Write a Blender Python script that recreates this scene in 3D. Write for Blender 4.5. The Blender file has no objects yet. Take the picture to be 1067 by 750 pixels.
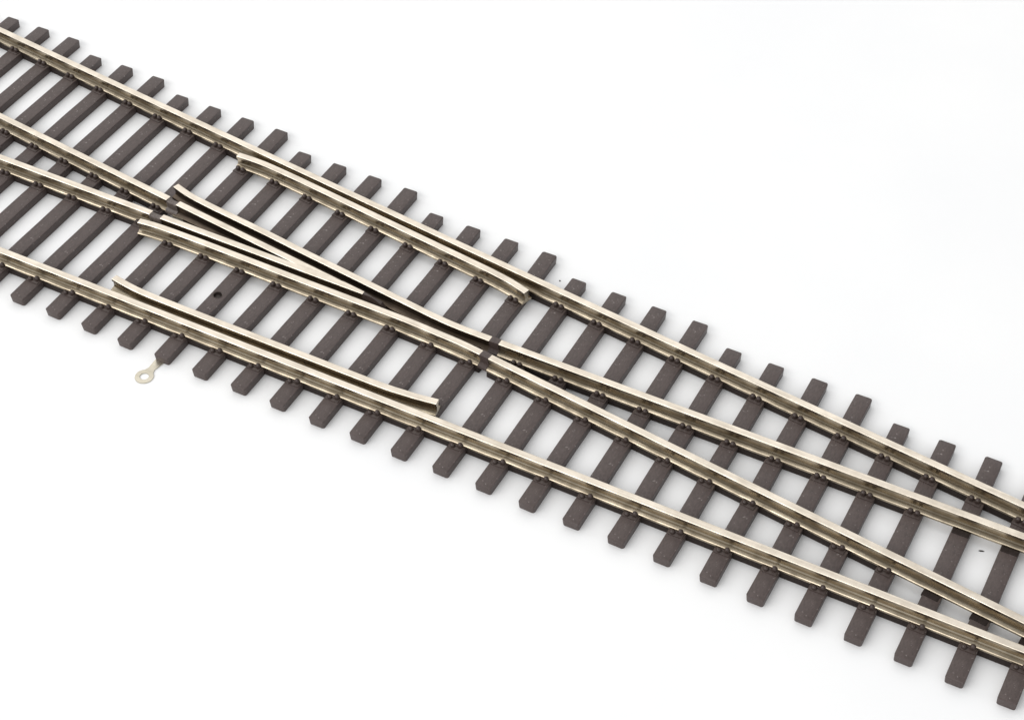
# Model railway turnout lying on a white sheet (all lengths below in millimetres, scaled by MM)
import bpy, bmesh, math, random
from mathutils import Vector, Matrix
random.seed(7)
MM = 0.001
LIFT = 3.6                      # rail heads are z = 0 in the layout below; the sheet is at -LIFT
ZT = -2.2                       # top of the ties
C = bpy.context.scene.collection

# ------------------------------------------------------------------ materials
def mat(name):
    m = bpy.data.materials.new(name); m.use_nodes = True
    nt = m.node_tree
    return m, nt, nt.nodes['Principled BSDF']

def node(nt, kind, **kw):
    n = nt.nodes.new(kind)
    for k, v in kw.items():
        if k in n.inputs: n.inputs[k].default_value = v
        else: setattr(n, k, v)
    return n

def coords(nt, scale):
    t = node(nt, 'ShaderNodeTexCoord'); mp = node(nt, 'ShaderNodeMapping')
    mp.inputs['Scale'].default_value = scale
    nt.links.new(t.outputs['Object'], mp.inputs['Vector'])
    return mp.outputs['Vector']

def noise(nt, vec, scale, detail=4, rough=.6):
    n = node(nt, 'ShaderNodeTexNoise'); n.inputs['Scale'].default_value = scale
    n.inputs['Detail'].default_value = detail; n.inputs['Roughness'].default_value = rough
    nt.links.new(vec, n.inputs['Vector']); return n.outputs['Fac']

def ramp(nt, fac, stops):
    r = node(nt, 'ShaderNodeValToRGB'); el = r.color_ramp.elements
    while len(el) < len(stops): el.new(.5)
    for e, (p, c) in zip(el, stops):
        e.position = p; e.color = (*c, 1)
    nt.links.new(fac, r.inputs['Fac']); return r.outputs['Color']

def bump(nt, fac, b, strength, dist):
    n = node(nt, 'ShaderNodeBump'); n.inputs['Strength'].default_value = strength
    n.inputs['Distance'].default_value = dist * MM
    nt.links.new(fac, n.inputs['Height']); nt.links.new(n.outputs['Normal'], b.inputs['Normal'])
    return n

def m_metal(name, lo, hi, r0, r1, cross=0.0, bs=.25):
    m, nt, b = mat(name)
    b.inputs['Metallic'].default_value = 1
    streak = noise(nt, coords(nt, (60, 2600, 2600)), 1.0, 5, .65)
    blot = noise(nt, coords(nt, (420, 420, 420)), 1.0, 3, .55)
    mx = node(nt, 'ShaderNodeMath', operation='ADD'); h = node(nt, 'ShaderNodeMath', operation='MULTIPLY')
    h.inputs[1].default_value = .5
    nt.links.new(streak, mx.inputs[0]); nt.links.new(blot, mx.inputs[1]); nt.links.new(mx.outputs[0], h.inputs[0])
    nt.links.new(ramp(nt, h.outputs[0], [(.36, lo), (.62, hi)]), b.inputs['Base Color'])
    mr = node(nt, 'ShaderNodeMapRange'); mr.inputs['From Min'].default_value = .3; mr.inputs['From Max'].default_value = .7
    mr.inputs['To Min'].default_value = r1; mr.inputs['To Max'].default_value = r0
    nt.links.new(h.outputs[0], mr.inputs['Value']); nt.links.new(mr.outputs[0], b.inputs['Roughness'])
    fine = noise(nt, coords(nt, (5200, 900, 5200)) if cross else coords(nt, (200, 6000, 6000)), 1.0, 2, .5)
    bump(nt, fine, b, bs, .02)
    return m

def m_plastic(name, lo, hi, rough, specks=True, spec=.4):
    m, nt, b = mat(name)
    g = noise(nt, coords(nt, (3800, 1500, 3800)), 1.0, 4, .7)
    base = ramp(nt, g, [(.32, lo), (.68, hi)])
    if specks:                                    # pale dust grains and scuffs
        s = noise(nt, coords(nt, (2600, 2600, 2600)), 1.0, 2, .5)
        f = ramp(nt, s, [(.67, (0, 0, 0)), (.76, (.45, .45, .45))])
        mix = node(nt, 'ShaderNodeMix', data_type='RGBA')
        nt.links.new(f, mix.inputs[0]); nt.links.new(base, mix.inputs[6])
        mix.inputs[7].default_value = (.42, .38, .36, 1)
        base = mix.outputs[2]
    nt.links.new(base, b.inputs['Base Color'])
    b.inputs['Roughness'].default_value = rough
    b.inputs['Specular IOR Level'].default_value = spec
    grain = noise(nt, coords(nt, (4200, 1200, 4200)), 1.0, 3, .6)
    bump(nt, grain, b, .5, .06)
    return m

M_HEAD = m_metal('polished nickel silver', (.56, .50, .42), (.72, .655, .565), .26, .42, 1, .5)
M_SIDE = m_metal('tarnished nickel silver', (.24, .20, .145), (.49, .42, .32), .20, .36, 0, .08)
M_BLACK = m_metal('dark nickel silver', (.075, .056, .043), (.16, .125, .095), .35, .5)  # darker metal colour for the sides of one wing rail and the point rails
M_TIE = m_plastic('brown tie plastic', (.058, .0425, .039), (.088, .0655, .0605), .43)
M_CHAIR = m_plastic('brown chair plastic', (.040, .027, .023), (.068, .048, .042), .34, False)
M_STRIP = m_plastic('dark strip plastic', (.018, .0125, .011), (.034, .025, .022), .6, False, .18)
M_BLOCK = m_plastic('insulator plastic brown', (.045, .030, .027), (.085, .062, .055), .4, False)
M_GREY = m_plastic('insulator plastic grey', (.075, .058, .050), (.16, .132, .118), .4, False)
M_HOLE = m_plastic('hole shade', (.012, .008, .007), (.03, .02, .016), .6, False)
M_TAG = m_metal('pale brass', (.50, .465, .38), (.60, .56, .47), .32, .45)
M_DUST = m_plastic('dust', (.03, .028, .025), (.06, .055, .05), .8, False)

m, nt, b = mat('white sheet')
n1 = noise(nt, coords(nt, (30, 30, 30)), 1.0, 3, .5)
nt.links.new(ramp(nt, n1, [(.3, (.845, .845, .85)), (.7, (.87, .868, .866))]), b.inputs['Base Color'])
b.inputs['Roughness'].default_value = .55
b.inputs['Specular IOR Level'].default_value = .25
M_SHEET = m

# ------------------------------------------------------------------ helpers
def V(x, y, z): return Vector((x * MM, y * MM, (z + LIFT) * MM))

def link(name, bm, mats, parent=None, smooth=None):
    me = bpy.data.meshes.new(name)
    bmesh.ops.recalc_face_normals(bm, faces=bm.faces)
    if smooth:
        for f in bm.faces: f.smooth = True
        for e in bm.edges:
            if len(e.link_faces) == 2 and e.calc_face_angle(0) > math.radians(smooth): e.smooth = False
    bm.to_mesh(me); bm.free()
    for k in (mats if isinstance(mats, (list, tuple)) else [mats]): me.materials.append(k)
    o = bpy.data.objects.new(name, me); C.objects.link(o)
    if parent: o.parent = parent
    return o

def box(bm, x0, x1, y0, y1, z0, z1, bev=0.0, seg=2, org=(0, 0, 0), lift=True):
    r = bmesh.ops.create_cube(bm, size=1)
    for v in r['verts']:
        v.co = Vector((x0 if v.co.x < 0 else x1, y0 if v.co.y < 0 else y1, z0 if v.co.z < 0 else z1))
        v.co *= MM
        if lift: v.co.z += LIFT * MM
    if bev:
        ed = list({e for v in r['verts'] for e in v.link_edges})
        bmesh.ops.bevel(bm, geom=ed, offset=bev * MM, segments=seg, affect='EDGES', profile=.5)
    return r

def smoothpath(pts, step=1.2, rnd=1):
    """resample a polyline (x, y) finely and round its kinks a little"""
    out = [pts[0]]
    for a, c in zip(pts, pts[1:]):
        n = max(1, int(math.dist(a, c) / step))
        for i in range(1, n + 1):
            t = i / n; out.append((a[0] + (c[0] - a[0]) * t, a[1] + (c[1] - a[1]) * t))
    for _ in range(rnd):
        q = out[:]
        for i in range(1, len(out) - 1):
            q[i] = (out[i][0], .25 * out[i - 1][1] + .5 * out[i][1] + .25 * out[i + 1][1])
        out = q
    return out

HW = .53        # half of the head's width
#   half profile from the head's middle down to the foot's underside: (y, z, material of the face that starts here)
HALF = [(0, 0), (.47, 0), (.53, -.05), (.53, -.46), (.46, -.52), (.32, -.62), (.30, -.8), (.30, -1.38),
        (.40, -1.57), (.94, -1.745), (1.03, -1.82), (1.03, -2.1)]

def sweep(bm, path, prof, mat_of=None, cut=None):
    """path: points on the near edge of the head (gauge face towards the viewer)"""
    rings = []
    n = len(path)
    for i, (x, y) in enumerate(path):
        a = path[max(0, i - 1)]; c = path[min(n - 1, i + 1)]
        t = Vector((c[0] - a[0], c[1] - a[1])).normalized(); nn = Vector((-t.y, t.x))
        rings.append([bm.verts.new(V(x + nn.x * (py + HW), y + nn.y * (py + HW), pz)) for py, pz in prof])
    m_ = len(prof)
    for r, s in zip(rings, rings[1:]):
        for j in range(m_):
            k = (j + 1) % m_
            f = bm.faces.new((r[j], r[k], s[k], s[j]))
            if mat_of: f.material_index = mat_of(prof[j], prof[k])
    for r in (rings[0], rings[-1]):
        f = bm.faces.new(r); f.material_index = 1 if mat_of else 0
    return rings

FULL = [(y, z) for y, z in HALF[1:]] + [(-y, z) for y, z in reversed(HALF[1:])]
def head_mat(a, c):
    return 0 if a[1] > -.06 and c[1] > -.06 else 1

def rail(name, path, parent, label=None, rnd=1, step=1.2, side=None):
    bm = bmesh.new()
    sweep(bm, smoothpath(path, step, rnd), FULL, head_mat)
    o = link(name, bm, [M_HEAD, side or M_SIDE], parent, 11)
    if label: o['label'] = label
    return o

# ------------------------------------------------------------------ layout of the rails (near edges of the heads)
XL, XR = -58.0, 196.0
def yA(x): return 41.75 - .1205 * x - .25 * max(0.0, 1 - ((x - 65) / 90) ** 2)
def yB(x): return 24.32 - .1216 * x
def yF(x): return 24.32 - .1219 * x
YC = 17.62
pathA = [(x, yA(x)) for x in [XL + i * (XR - XL) / 24 for i in range(25)]]
pathD = [(XL, 0), (60, -.02), (130, .06), (XR, .14)]
pathB = [(XL, yB(XL)), (20.9, yB(20.9))]
pathC = [(XL, YC + .05), (20.6, YC + .12)]
pathBv = [(22.9, yB(22.9)), (60, yB(60))]
pathCv = [(22.6, YC + .1), (60, YC)]
pathW1 = [(20.0, 24.95), (22.6, 24.15), (25.2, 23.68), (28.8, 23.22), (32.2, 22.83), (38.9, 22.05), (45.5, 21.15), (58.3, 19.55),
          (62.6, 18.98), (69, 18.18), (72.4, 17.78), (75.2, 17.64), (78.8, YC), (80.5, YC)]
pathE = [(81.7, YC), (130, YC + .04), (XR, YC - .08)]
pathW2 = [(20.1, 15.30), (22.5, 15.62), (25, 15.68), (31.6, 15.72), (49.2, 15.50), (59.2, 15.44), (66.7, 15.40), (70, 15.28), (73.3, 15.10),
          (76.6, yF(76.6) - .02), (80.6, yF(80.6))]
pathF = [(81.8, yF(81.8)), (130, yF(130)), (XR, yF(XR))]
pathK1 = [(24.3, 3.06), (27.4, 2.52), (30.2, 2.30), (35.9, 2.26), (46, 2.25), (66, 2.25), (71.9, 2.27), (74.5, 2.45), (76.6, 2.66), (79.8, 3.14)]
pathK2 = [(24.5, 35.93), (27.3, 36.06), (29.3, 36.0), (32.4, 35.68), (36.5, 35.22), (52, 33.22), (68.2, 31.12), (71.8, 30.66), (74.9, 30.28), (77, 29.83), (80.2, 28.86)]

def yon(path, x):
    for a, c in zip(path, path[1:]):
        if a[0] <= x <= c[0]: return a[1] + (c[1] - a[1]) * (x - a[0]) / (c[0] - a[0])
    return None

root = bpy.data.objects.new('railway_turnout', None); C.objects.link(root)
root.empty_display_size = .01
root['label'] = 'model railway turnout with brown plastic ties and nickel silver rails lying across the white sheet'
root['category'] = 'track'

rail('stock_rail', pathD, root, 'straight outer rail along the near ends of the ties')
rail('stock_rail', pathA, root, 'slanting outer rail along the far ends of the ties')
rail('heel_rail', pathB, root); rail('heel_rail', pathC, root)
rail('wing_rail', pathW1, root, side=M_BLACK); rail('wing_rail', pathW2, root)
rail('closure_rail', pathE, root); rail('closure_rail', pathF, root)
rail('check_rail', pathK1, root, rnd=2); rail('check_rail', pathK2, root, rnd=2)

# the two point rails of the frog, planed to a common nose
def clipped_rail(name, path, keep):
    bm = bmesh.new()
    sweep(bm, smoothpath(path, 1.2, 0), FULL, head_mat)
    for co, no in keep:
        g = bm.verts[:] + bm.edges[:] + bm.faces[:]
        bmesh.ops.bisect_plane(bm, geom=g, plane_co=V(*co), plane_no=Vector(no), clear_outer=True)
        ed = [e for e in bm.edges if e.is_boundary]
        r = bmesh.ops.holes_fill(bm, edges=ed)
        for f in r['faces']: f.material_index = 1
    return link(name, bm, [M_HEAD, M_BLACK], root, 28)
# plane of the straight rail's far head edge and of the slanting rail's near head edge
nB = Vector((-.1216, -1, 0)).normalized()
clipped_rail('point_rail', pathCv, [((50, yB(50) + 1.06, 0), tuple(-nB)), ((59.1, 0, 0), (1, 0, 0))])
clipped_rail('point_rail', pathBv, [((0, YC + 1.04, 0), (0, -1, 0)), ((54.7, 0, 0), (1, 0, 0))])

def block(name, path, x0, x1, m, grow=.05, lump=False):
    """moulded insulator that fills the gap between two rail ends"""
    prof = [(.50 + grow, .02 + grow * .2), (HW + grow, -.06), (HW + grow, -.62), (.42, -.8), (.40, -1.45), (1.03 + grow, -1.72), (1.03 + grow, -2.12)]
    prof = prof + [(-y, z) for y, z in reversed(prof)]
    bm = bmesh.new()
    if lump:                                     # cast blob: arched top, sagging sides
        prof = [(.20, -.02), (.38, -.08), (.52, -.24), (.56, -.50), (.50, -.85), (.46, -1.4), (.95, -1.70), (1.05, -2.12)]
        prof = prof + [(-y, z) for y, z in reversed(prof)]
        n = 8; pts = [(x0 + (x1 - x0) * i / n, path(x0 + (x1 - x0) * i / n)) for i in range(n + 1)]
        rings = sweep(bm, pts, prof)
        rr = random.Random(int(x0 * 10))
        for i, r in enumerate(rings):
            t = i / n; sag = .16 * math.sin(math.pi * t)
            for v in r:
                v.co.z -= (sag * (1 + v.co.z / MM / 4) * .6 + rr.uniform(-.03, .03)) * MM
                v.co.y += rr.uniform(-.05, .05) * MM
        return link(name, bm, m, root, 50)
    sweep(bm, [(x0, path(x0)), ((x0 + x1) / 2, path((x0 + x1) / 2)), (x1, path(x1))], prof)
    return link(name, bm, m, root)
block('rail_insulator', lambda x: YC, 80.35, 81.85, M_BLOCK)
block('rail_insulator', yF, 80.45, 81.95, M_BLOCK)
block('rail_insulator', yB, 20.8, 23.0, M_GREY, lump=True)
block('rail_insulator', lambda x: YC + .1, 20.5, 22.7, M_GREY, lump=True)

# frog nose: plastic tip continuing the metal point
bm = bmesh.new()
ring = []
for x, lo, hi, zt in ((59.0, YC + .02, yB(59) + 1.04, -.02), (60.6, YC + .10, yB(60.6) + .98, -.12), (62.2, YC - .05, YC + .62, -.75), (62.9, YC + .1, YC + .45, -1.6)):
    ring.append([bm.verts.new(V(x, lo, zt)), bm.verts.new(V(x, hi, zt)), bm.verts.new(V(x, hi + .15, -2.15)), bm.verts.new(V(x, lo - .15, -2.15))])
for r, s in zip(ring, ring[1:]):
    for j in range(4):
        bm.faces.new((r[j], r[(j + 1) % 4], s[(j + 1) % 4], s[j]))
bm.faces.new(ring[0]); bm.faces.new(ring[-1])
link('frog_nose', bm, M_CHAIR, root)

# moulded plate under the frog and small boxes standing in for bare metal scraps
bm = bmesh.new()
out = [(x, y) for x, y in ((26, 16.3), (72, 15.9), (79.5, 15.4), (79.5, 18.2), (72, 18.4), (60, 20.0), (45, 21.9), (26, 24.2))]
lo = [bm.verts.new(V(x, y, ZT - .9)) for x, y in out]; hi = [bm.verts.new(V(x, y, ZT + .03)) for x, y in out]
bm.faces.new(lo); bm.faces.new(hi)
for i in range(len(out)):
    j = (i + 1) % len(out); bm.faces.new((lo[i], lo[j], hi[j], hi[i]))
link('frog_plate', bm, M_CHAIR, root)
bm = bmesh.new(); box(bm, 22.4, 24.5, 20.80, 21.32, ZT + .0, ZT + .43, .08)
link('metal_strip', bm, M_SIDE, root)
bm = bmesh.new(); box(bm, 60.7, 62.3, 18.30, 18.62, ZT + .0, ZT + .25, .08)
link('metal_strip', bm, M_TAG, root)

# ------------------------------------------------------------------ ties
PITCH, X0, TW = 6.6159, -41.79, 2.47
GROUP = lambda k: (54.9 if k <= -1 else 52.27 if k <= 3 else 49.82 if k <= 6 else 47.33 if k <= 10 else 44.07 if k <= 14 else 40.72 if k <= 18
                   else 37.45 if k <= 22 else 34.5 if k <= 26 else 31.53 if k <= 30 else 28.7)
NEAR = lambda k: -5.2 - .40 * (k - 8) / 10 if k < 18 else -5.55 - .0 if k < 22 else -5.55 - .62 * (k - 22) / 9

def tie_mesh(length, seed, hole=None):
    """a tie from y = 0 to y = length, its left edge at x = 0; slightly uneven like a moulding"""
    rr = random.Random(seed)
    bm = bmesh.new()
    h = LIFT + ZT
    n = 14
    r = bmesh.ops.create_cube(bm, size=1)
    for v in r['verts']:
        v.co = Vector((TW if v.co.x > 0 else 0, length if v.co.y > 0 else 0, h if v.co.z > 0 else .03))
    # draft: underside a bit narrower, ends lean inwards
    for v in bm.verts:
        if v.co.z > .5:
            pass
        else:
            v.co.x += .05 if v.co.x < 1 else -.05
            v.co.y += .16 if v.co.y < 1 else -.10
    vert = [e for e in bm.edges if abs(e.verts[0].co.z - e.verts[1].co.z) > .5]
    bmesh.ops.bevel(bm, geom=vert, offset=.30, segments=3, affect='EDGES', profile=.5)
    top = [e for e in bm.edges if all(v.co.z > h - 1e-4 for v in e.verts)]
    bmesh.ops.bevel(bm, geom=top, offset=.12, segments=2, affect='EDGES', profile=.5)
    for i in range(1, n):
        y = length * i / n
        bmesh.ops.bisect_plane(bm, geom=bm.verts[:] + bm.edges[:] + bm.faces[:], plane_co=(0, y, 0), plane_no=(0, 1, 0))
    ph = rr.uniform(0, 6.28); am = rr.uniform(.01, .035)
    for v in bm.verts:
        v.co.x += am * math.sin(v.co.y * .35 + ph) + rr.uniform(-.008, .008)
        if v.co.z > .5: v.co.z += .012 * math.sin(v.co.y * .8 + ph * 2)
    # ends: flash and chips
    for v in bm.verts:
        if v.co.y < .4 or v.co.y > length - .4: v.co += Vector((rr.uniform(-.025, .025), rr.uniform(-.03, .03), 0))
    for v in bm.verts: v.co *= MM
    return bm

def knob(bm, x, y, z, r=.33, hgt=.5):
    ret = bmesh.ops.create_uvsphere(bm, u_segments=10, v_segments=6, radius=1)
    for v in ret['verts']:
        v.co = Vector((x + v.co.x * r, y + v.co.y * r, z + v.co.z * hgt)) * MM

chair_cache = {}
def chair_mesh(near, far):
    """tie plate with rounded clips; origin at the rail's centre line on the tie's top"""
    key = (near, far)
    if key in chair_cache: return chair_cache[key]
    bm = bmesh.new()
    y0 = -1.95 if near else -.9; y1 = 1.65 if far else .9
    box(bm, -1.06, 1.06, y0, y1, -.3, .13, .07, 2, lift=False)
    if near == 'p':
        for x in (-.46, .47):
            knob(bm, x, -1.20, .42, .41, .42)
            box(bm, x - .22, x + .22, -1.25, -.86, .1, .50, .1, 2, lift=False)
    if near == 's':
        knob(bm, -.52, -1.50, .24, .38, .36)
        knob(bm, .50, -1.16, .40, .39, .46)
        box(bm, .24, .74, -1.2, -.82, .1, .56, .1, 2, lift=False)
        box(bm, -.78, .30, -1.35, -1.0, .05, .30, .08, 2, lift=False)
    if far:
        for x in (-.46, .47):
            knob(bm, x, 1.20, .42, .41, .42)
            box(bm, x - .22, x + .22, .86, 1.25, .1, .50, .1, 2, lift=False)
    me = bpy.data.meshes.new('rail_chair')
    bmesh.ops.recalc_face_normals(bm, faces=bm.faces)
    for f in bm.faces: f.smooth = True
    for e in bm.edges:
        if len(e.link_faces) == 2 and e.calc_face_angle(0) > math.radians(45): e.smooth = False
    bm.to_mesh(me); bm.free(); me.materials.append(M_CHAIR)
    chair_cache[key] = me
    return me

def slide_mesh():
    if 'slide' in chair_cache: return chair_cache['slide']
    bm = bmesh.new(); box(bm, -1.15, 1.15, -1.9, 1.9, -.3, .085, .06, 2, lift=False)
    me = bpy.data.meshes.new('slide_plate'); bm.to_mesh(me); bm.free(); me.materials.append(M_STRIP)
    chair_cache['slide'] = me
    return me

FIRST, LAST = -1, 34
for k in range(FIRST, LAST + 1):
    x = X0 + PITCH * k; xc = x + TW / 2
    y0 = NEAR(k) + random.uniform(-.10, .10); y1 = GROUP(k) + random.uniform(-.06, .06)
    bm = tie_mesh(y1 - y0, k)
    s = link('sleeper', bm, M_TIE, root, 40)
    s.location = (x * MM, y0 * MM, 0)
    if k == 12: s['label'] = 'sleeper with a round nail hole and the metal tag at its near end'
    def chair(path, near, far, slope=0.0, slide=False):
        y = yon(path, xc)
        if y is None: return
        o = bpy.data.objects.new('slide_plate' if slide else 'rail_chair', slide_mesh() if slide else chair_mesh(near, far))
        C.objects.link(o); o.parent = s
        o.location = ((xc - x) * MM, (y + HW - y0) * MM, (ZT + LIFT) * MM)
        o.rotation_euler = (0, 0, math.atan(slope))
    inK = 10 <= k <= 18
    chair(pathD, 's', 'p' if not (11 <= k <= 18) else None)
    chair(pathA, None if inK else 'p', 'p', -.12)
    if inK: chair(pathK2, 'p', None, -.12)
    if 11 <= k <= 18: chair(pathK1, None, 'p')
    if k <= 9:
        tight = k >= 7
        chair(pathB, 'p', 'p', -.12); chair(pathC, 'p', None if tight else 'p')
    if 9 < k < 19:
        chair(pathW2, 's' if k >= 17 else 'p', None)
    if k == 18: chair(pathW1, 'p', None)
    if 19 <= k <= 28:
        chair(pathE, 'p', None if k < 20 else 'p'); chair(pathF, 's', 'p' if k > 22 else None, -.12)
    if k > 28:
        chair(pathE, None, None, 0, True); chair(pathF, None, None, -.12, True)
    if k == 12:                                  # nail hole: a shallow countersunk ring with a dark bore
        cx, cy = 38.75 - x, 9.35 - y0
        bm = bmesh.new(); rim = []; seg = 28
        for rr_, zz in ((.84, .004), (.74, .03), (.64, -.03), (.58, -.42), (.30, -.30), (.0, -.30)):
            if rr_ == 0:
                c0 = bm.verts.new(Vector((cx, cy, LIFT + ZT - .25)) * MM); rim.append([c0] * seg); continue
            rim.append([bm.verts.new(Vector((cx + rr_ * math.cos(a * 2 * math.pi / seg), cy + rr_ * math.sin(a * 2 * math.pi / seg), LIFT + ZT + zz)) * MM) for a in range(seg)])
        for i, (r, q) in enumerate(zip(rim, rim[1:])):
            for a in range(seg):
                c = (a + 1) % seg
                f = bm.faces.new((r[a], r[c], q[c], q[a]) if q[a] is not q[c] else (r[a], r[c], q[a]))
                f.material_index = 0 if i < 2 else 1
        # cut the tie open for the bore
        cut = bmesh.new(); cut.from_mesh(s.data)
        import mathutils
        hole_o = link('nail_hole', bm, [M_CHAIR, M_HOLE], s, 40)
        cut.free()
        cb = bmesh.new()
        bmesh.ops.create_cone(cb, cap_ends=True, segments=28, radius1=.70 * MM, radius2=.70 * MM, depth=1.2 * MM,
                              matrix=Matrix.Translation(Vector((cx, cy, LIFT + ZT)) * MM))
        cm = bpy.data.meshes.new('bore'); cb.to_mesh(cm); cb.free()
        co = bpy.data.objects.new('bore', cm); C.objects.link(co)
        co.location = s.location
        md = s.modifiers.new('bore', 'BOOLEAN'); md.object = co; md.operation = 'DIFFERENCE'; md.solver = 'EXACT'
        bpy.context.view_layer.update()
        dg = bpy.context.evaluated_depsgraph_get()
        new = bpy.data.meshes.new_from_object(s.evaluated_get(dg))
        s.modifiers.clear(); s.data = new
        bpy.data.objects.remove(co)

# moulded strips that join the ties under the rails
def strip(path, x0, x1):
    pts = [(x, yon(path, x)) for x in [x0 + i * (x1 - x0) / 30 for i in range(31)]]
    bm = bmesh.new()
    sweep(bm, pts, [(.86, -2.13), (.86, -3.42), (-.86, -3.42), (-.86, -2.13)])
    link('joining_strip', bm, M_STRIP, root)
xs = lambda k: X0 + PITCH * k + TW / 2
strip(pathD, xs(FIRST) , xs(LAST)); strip(pathA, xs(FIRST), xs(LAST))
strip(pathB, xs(FIRST), xs(9)); strip(pathC, xs(FIRST), xs(9))
strip(pathE, 81.8, xs(28)); strip(pathF, 81.9, xs(28)); strip(pathW2, xs(16), 80.5)

# feed tag: thin strip with an eyelet, coming out from under a tie
bm = bmesh.new()
cx, cy, zb, zt = 38.2, -8.75, -3.58, -3.44
seg = 32
def ring_pts(r, z): return [bm.verts.new(V(cx + r * math.cos(2 * math.pi * a / seg), cy + r * math.sin(2 * math.pi * a / seg), z)) for a in range(seg)]
ro_b, ro_t, ri_t, ri_b = ring_pts(1.38, zb), ring_pts(1.34, zt), ring_pts(.68, zt), ring_pts(.66, zb)
for p, q in ((ro_b, ro_t), (ro_t, ri_t), (ri_t, ri_b), (ri_b, ro_b)):
    for a in range(seg):
        c = (a + 1) % seg; bm.faces.new((p[a], p[c], q[c], q[a]))
outl = [(37.42, -7.75), (37.72, -7.0), (37.60, -5.0), (37.60, -1.5), (39.05, -1.5), (39.05, -5.4), (38.75, -7.0), (38.98, -7.75)]
lo = [bm.verts.new(V(a, c, zb + .006)) for a, c in outl]; hi = [bm.verts.new(V(a, c, zt - .012)) for a, c in outl]
bm.faces.new(lo); bm.faces.new(hi)
for i in range(len(outl)):
    j = (i + 1) % len(outl); bm.faces.new((lo[i], lo[j], hi[j], hi[i]))
link('feed_tag', bm, M_TAG, root, 40)

# ------------------------------------------------------------------ white sheet and two specks of dirt
bm = bmesh.new()
bmesh.ops.create_grid(bm, x_segments=40, y_segments=40, size=1.6)
sheet = link('white_sheet', bm, M_SHEET)
sheet['kind'] = 'structure'; sheet['label'] = 'plain white sheet the track lies on'

def crumb(name, x, y, sx, sy, sz, seed, label, rot=0):
    rr = random.Random(seed); bm = bmesh.new()
    bmesh.ops.create_icosphere(bm, subdivisions=2, radius=1)
    for v in bm.verts:
        v.co = Vector((v.co.x * sx, v.co.y * sy, v.co.z * sz)) * (1 + rr.uniform(-.25, .25)) * MM
    o = link(name, bm, M_DUST, None, 60)
    o.location = (x * MM, y * MM, sz * .9 * MM); o.rotation_euler = (0, 0, rot)
    o['label'] = label; o['category'] = 'speck'
crumb('dust_speck', 81.96, 37.2, .12, .11, .10, 3, 'tiny round dark speck of dirt on the bare sheet behind the far rail')
crumb('plastic_crumb', 154.5, 16.2, .36, .10, .09, 5, 'tiny dark sliver lying on the sheet between two ties', .35)

# ------------------------------------------------------------------ camera
cam = bpy.data.cameras.new('camera'); co = bpy.data.objects.new('camera', cam); C.objects.link(co)
cam.sensor_width = 36; cam.lens = 36 * 1906.53 / 1067
cam.clip_start = .01; cam.clip_end = 20
co.location = V(171.11619, -146.92809, 184.3326)
co.rotation_euler = (math.radians(44.949278), math.radians(.07299), math.radians(27.803016))
bpy.context.scene.camera = co

# ------------------------------------------------------------------ studio light: a white room, one big softbox behind the track, a weaker one beside the camera
w = bpy.data.worlds.new('World'); bpy.context.scene.world = w; w.use_nodes = True
w.node_tree.nodes['Background'].inputs['Color'].default_value = (.965, .985, 1, 1)
w.node_tree.nodes['Background'].inputs['Strength'].default_value = .63
def softbox(name, loc, target, sx, sy, radiance, col):
    l = bpy.data.lights.new(name, 'AREA'); l.shape = 'RECTANGLE'; l.size = sx; l.size_y = sy; l.color = col
    l.energy = radiance * math.pi * sx * sy
    o = bpy.data.objects.new(name, l); C.objects.link(o); o.location = loc
    o.rotation_euler = (Vector(target) - Vector(loc)).to_track_quat('-Z', 'Y').to_euler()
softbox('back_softbox', (-.30, .80, .72), (.06, .02, 0), 1.2, .7, .84, (1, .965, .92))
softbox('overhead_softbox', (-.34, .22, 1.0), (-.34, .2201, 0), .64, .38, 1.3, (1, .98, .95))
softbox('front_softbox', (-.32, -.85, .80), (-.05, 0, 0), 1.45, .45, 4.1, (1, .985, .965))
softbox('side_softbox', (-1.05, .05, .62), (.06, .02, 0), .5, .6, 2.6, (.96, .98, 1))

sc = bpy.context.scene
sc.view_settings.view_transform = 'Standard'; sc.view_settings.look = 'None'
sc.view_settings.exposure = .09; sc.view_settings.gamma = 1
